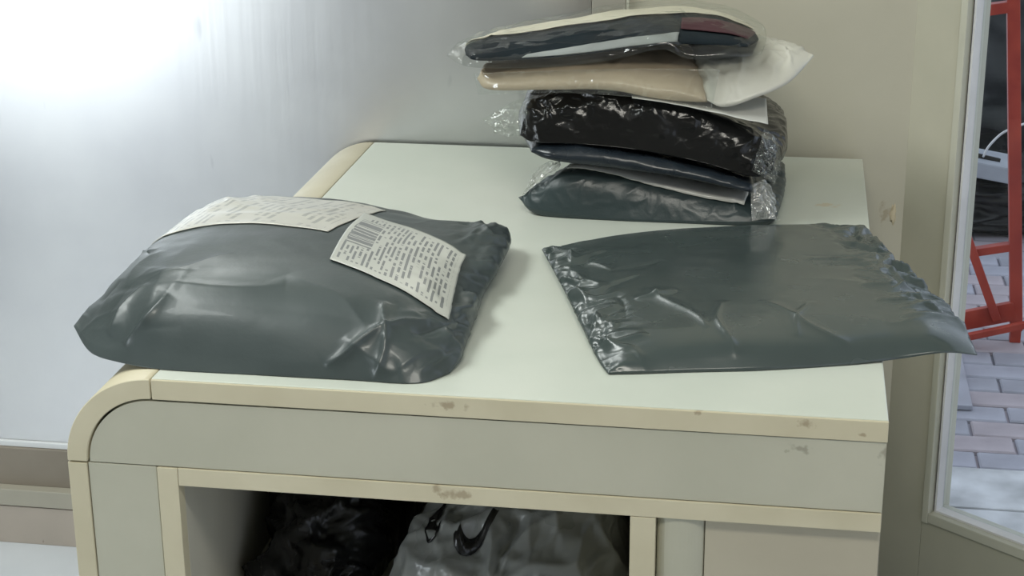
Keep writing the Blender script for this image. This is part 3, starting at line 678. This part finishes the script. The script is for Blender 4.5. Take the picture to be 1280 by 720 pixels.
# c: black crinkled bag
fr = [q(649, 168, YF+.03), q(668, 177, YF+.006), q(720, 179), q(800, 187), q(880, 203), q(940, 220), q(966, 214, YF+.01)]
zc = H+.125
lf = [fr[0], (.43, .9, zc), (.44, YB, zc)]; bk = [(.44, YB, zc), (.62, YB, zc-.005), (.84, YB, zc-.02)]; rt = [fr[-1], (.868, .88, zc-.035), (.86, YB, zc-.02)]; bk[-1] = rt[-1]
cC = rand_creases(80, (0, .42), (0, .16), 20, 90, .06, .004, .005, 81)
def dispC(X, Y, U, V):
    m = .25+.75*sm(-.1, .5, fbm(X*11, Y*11, 88, 2))+.5*sm(.8, 1, U)
    return .8*m*crease(X, Y, cC)+m*.006*(cells(X, Y, .05, 82, .6)-.4)+m*.002*(cells(X, Y, .02, 83, .6)-.4)+.006*fbm(X*14, Y*14, 84)
def topC(U, V):
    t = .086-.018*sm(.35, 1, U)-.0*(U); return t*np.clip(1-np.abs(2*U-1)**5, 0, 1)**.55*(1-np.exp(-V/.035))*np.clip(1-V, 0, 1)**.2
bagC = pillow('black_parcel', fr, bk, lf, rt, topC, lambda U, V: .008*boxy(U, V, 6, 6, .5), M['black'], None, (260, 150), None, dispC, vp=1.9)
props(bagC.o, 'thick black crinkled glossy plastic bag in the middle of the stack', 'parcel', 'parcels stacked at the back of the counter')
flap('clear_sleeve', [q(668, 118, YF+.05), q(640, 128, YF+.06), q(602, 150, YF+.07)], [q(660, 172, YF+.05), q(640, 170, YF+.06), q(622, 164, YF+.07)], .007, 91, M['clear'], bagC.o, (50, 40), .022)
flap('clear_sleeve', [q(956, 160, YF-.005), q(972, 176, YF-.002), q(976, 210, YF)], [q(940, 214, YF-.012), q(955, 222, YF-.01), q(968, 232, YF-.008)], .006, 92, M['clear'], bagC.o, (50, 40), .014)
flap('label_sheet', [q(790, 122, YF-.008), q(860, 134, YF-.006), q(960, 156, YF-.006)], [q(792, 134-22, YF+.1), q(860, 114, YF+.1), q(958, 122, YF+.08)], .0015, 93, M['paper'], bagC.o, (60, 20), .09)
# d: tan packet in clear plastic
dd = empty('wrapped_tan_packet', (.6, .9, H+.2)); props(dd, 'tan paper packet in crumpled clear plastic, second from the top of the stack', 'parcel', 'parcels stacked at the back of the counter')
fr = [q(596, 98, YF+.03), q(612, 112, YF+.008), q(680, 112), q(760, 112), q(820, 122), q(884, 128, YF)]
zd = H+.225
lf = [fr[0], (.39, .9, zd), (.40, YB-.02, zd)]; bk = [(.40, YB-.02, zd), (.55, YB-.02, zd), (.73, YB-.02, zd-.01)]; rt = [fr[-1], (.735, .9, zd-.01), bk[-1]]
tan = pillow('paper_packet', fr, bk, lf, rt, lambda U, V: (.026+.012*U)*boxy(U, V, 6, 4, .5)*(1-.1*V), lambda U, V: .008*boxy(U, V, 5, 5, .5)*(.6+.8*sm(.4, 1, U)), M['kraft'], dd, (120, 60), None, lambda X, Y, U, V: .002*fbm(X*14, Y*14, 101)+.002*(cells(X, Y, .06, 102)-.4))
fr = [q(884, 126, YF+.002), q(905, 134, YF+.0), q(940, 124, YF+.004), q(985, 104, YF+.03), q(1018, 70, YF+.10)]
rt = [fr[-1], q(1000, 66, YF+.16), (.84, YB-.02, zd)]; bk = [(.70, YB-.02, zd), (.77, YB-.02, zd), (.84, YB-.02, zd)]; lf = [fr[0], (.70, .9, zd-.008), bk[0]]
cD = rand_creases(20, (0, .16), (0, .2), 60, 60, .10, .004, .005, 111)
pillow('wrapping_end', fr, bk, lf, rt, lambda U, V: (.052-.03*U)*np.clip(1-np.abs(2*U-1)**8, 0, 1)**.5*(1-np.exp(-V/.12))*np.clip(1-V, 0, 1)**.3, lambda U, V: .004*boxy(U, V), M['whitep'], dd, (100, 60), None, lambda X, Y, U, V: 1.3*crease(X, Y, cD)+.004*(cells(X, Y, .05, 112, .6)-.4))
flap('clear_wrap', [q(592, 92, YF-.002), q(700, 88, YF-.012), q(800, 86, YF-.012), q(900, 86, YF-.006)], [q(598, 118, YF-.004), q(700, 116, YF-.012), q(800, 122, YF-.012), q(890, 136, YF-.008)], .002, 115, M['clear'], dd, (110, 24), .03)
# e: garment in clear plastic, on top
ee = empty('wrapped_garment', (.6, .9, H+.3)); props(ee, 'folded navy and cream garment in a clear plastic bag on top of the stack', 'parcel', 'parcels stacked at the back of the counter')
fr = [q(582, 72, YF+.02), q(600, 79, YF+.004), q(680, 76), q(740, 70), q(800, 62), q(850, 58), q(935, 62, YF+.02)]
fr = [(a[0], a[1], a[2]+.004) for a in fr]
bk = [q(620, 52, 1.0), q(700, 38, 1.0), q(790, 22, 1.02), q(880, 22, 1.02), q(944, 42, 1.0)]
lf = [fr[0], q(584, 58, .85), bk[0]]; rt = [fr[-1], q(948, 50, .87), bk[-1]]
gar = pillow('dark_garment', fr, bk, lf, rt, lambda U, V: .018*boxy(U, V, 6, 4, .5), lambda U, V: .004*boxy(U, V), M['navy_cloth'], ee, (160, 90), None,
             lambda X, Y, U, V: crease(X, Y, [(.0, .01, .30, .03, .005, .005), (.05, .05, .36, .06, .005, .004), (.04, .03, .04, .2, .006, .004)])+.002*fbm(X*20, Y*20, 121))
patch('cream_lining', gar, ((.0, .38), (.985, .66), (.985, .99), (.0, .99)), M['cream_cloth'], ee, (80, 30), .004)
patch('pale_hem', gar, ((.22, .004), (.76, .004), (.76, .07), (.24, .015)), M['bluecloth'], ee, (70, 14), .002)
patch('plum_panel', gar, ((.76, .12), (.985, .12), (.985, .50), (.74, .44)), M['plum'], ee, (40, 20), .003)
frx = [q(558, 70, YF+.02), q(590, 84, YF-.004), q(680, 84, YF-.012), q(760, 76, YF-.012), q(826, 62, YF-.012), q(862, 74, YF-.012), q(925, 72, YF), q(952, 68, YF+.02)]
bkx = [q(615, 49, 1.03), q(690, 34, 1.03), q(790, 14, 1.05), q(885, 14, 1.05), q(957, 37, 1.03)]
lfx = [frx[0], q(572, 60, .85), bkx[0]]; rtx = [frx[-1], q(958, 50, .87), bkx[-1]]
cE = rand_creases(30, (-.02, .08), (0, .3), 60, 60, .10, .004, .006, 131)+rand_creases(30, (.34, .45), (0, .3), 120, 60, .09, .004, .006, 133)
pillow('clear_bag', frx, bkx, lfx, rtx, lambda U, V: .027*boxy(U, V, 6, 4, .5), lambda U, V: .003*boxy(U, V), M['clear'], ee, (150, 80), None, lambda X, Y, U, V: crease(X, Y, cE)+.003*(cells(X, Y, .04, 135)-.4))

# ------------------------------------------------------------------ bags in the left compartment
def heap(name, fr, bk, lf, rt, t, mat, seed, cell=.07, amp=.02, n=(180, 120), rest=None):
    return pillow(name, fr, bk, lf, rt, lambda U, V: t*np.clip(1-np.abs(2*U-1)**3, 0, 1)**.5*np.sin(np.clip(V*1.15+.02, 0, 1)*math.pi*.62)**.8, lambda U, V: .01*boxy(U, V), mat, None, n, rest,
                  lambda X, Y, U, V: amp*(cells(X, Y, cell, seed)-.4)+amp*.5*(cells(X, Y, cell*.45, seed+2)-.4)+amp*.6*fbm(X/cell, Y/cell, seed+3))
ZS = .481
fr = [(.165, .20, ZS), (.22, .15, ZS), (.27, .14, ZS), (.315, .16, ZS)]; bk = [(.18, .55, ZS), (.26, .57, ZS), (.35, .55, ZS)]
bb = heap('black_sack', fr, bk, [fr[0], (.18, .38, ZS), bk[0]], [fr[-1], (.34, .35, ZS), bk[-1]], .20, M['blackm'], 201, rest=ZS)
props(bb.o, 'crumpled black plastic sack in the left of the open compartment', 'sack')
fr = [(.325, .10, ZS), (.39, .075, ZS), (.52, .07, ZS), (.62, .09, ZS), (.685, .16, ZS)]; bk = [(.42, .50, ZS), (.55, .54, ZS), (.67, .50, ZS)]
gb = heap('grey_bag', fr, bk, [fr[0], (.40, .3, ZS), bk[0]], [fr[-1], (.69, .35, ZS), bk[-1]], .20, M['greybag'], 211, .11, .018, rest=ZS)
props(gb.o, 'crumpled silver grey plastic bag printed with black curved letters inside the compartment', 'bag')

# black curved letters printed on the grey bag
def arc_print(cu, cv, ru, rv, a0, a1, w):
    nu, nv = gb.U.shape; V = []; Fc = []; m = 26
    def samp(u, v):
        x = min(max(u*(nu-1), 0), nu-1.001); y = min(max(v*(nv-1), 0), nv-1.001); i, j = int(x), int(y); fx, fy = x-i, y-j; A = gb.T
        return (A[i, j]*(1-fx)+A[i+1, j]*fx)*(1-fy)+(A[i, j+1]*(1-fx)+A[i+1, j+1]*fx)*fy
    for lift in (.0022, .0006):
        for k in range(m):
            a = math.radians(a0+(a1-a0)*k/(m-1))
            for rr in (1-w, 1+w):
                p = samp(cu+ru*rr*math.cos(a), cv+rv*rr*math.sin(a)); V.append(p+np.array([0, -.7, .7])*lift)
    for k in range(m-1):
        p = 2*k; o = 2*m; Fc += [(p, p+1, p+3, p+2), (o+p, o+p+2, o+p+3, o+p+1), (p, p+2, o+p+2, o+p), (p+1, o+p+1, o+p+3, p+3)]
    return mesh_obj('printed_letter', V, Fc, M['print'], gb.o, True)
arc_print(.20, .40, .05, .16, 150, 290, .16)
arc_print(.34, .40, .08, .20, -130, 60, .11)
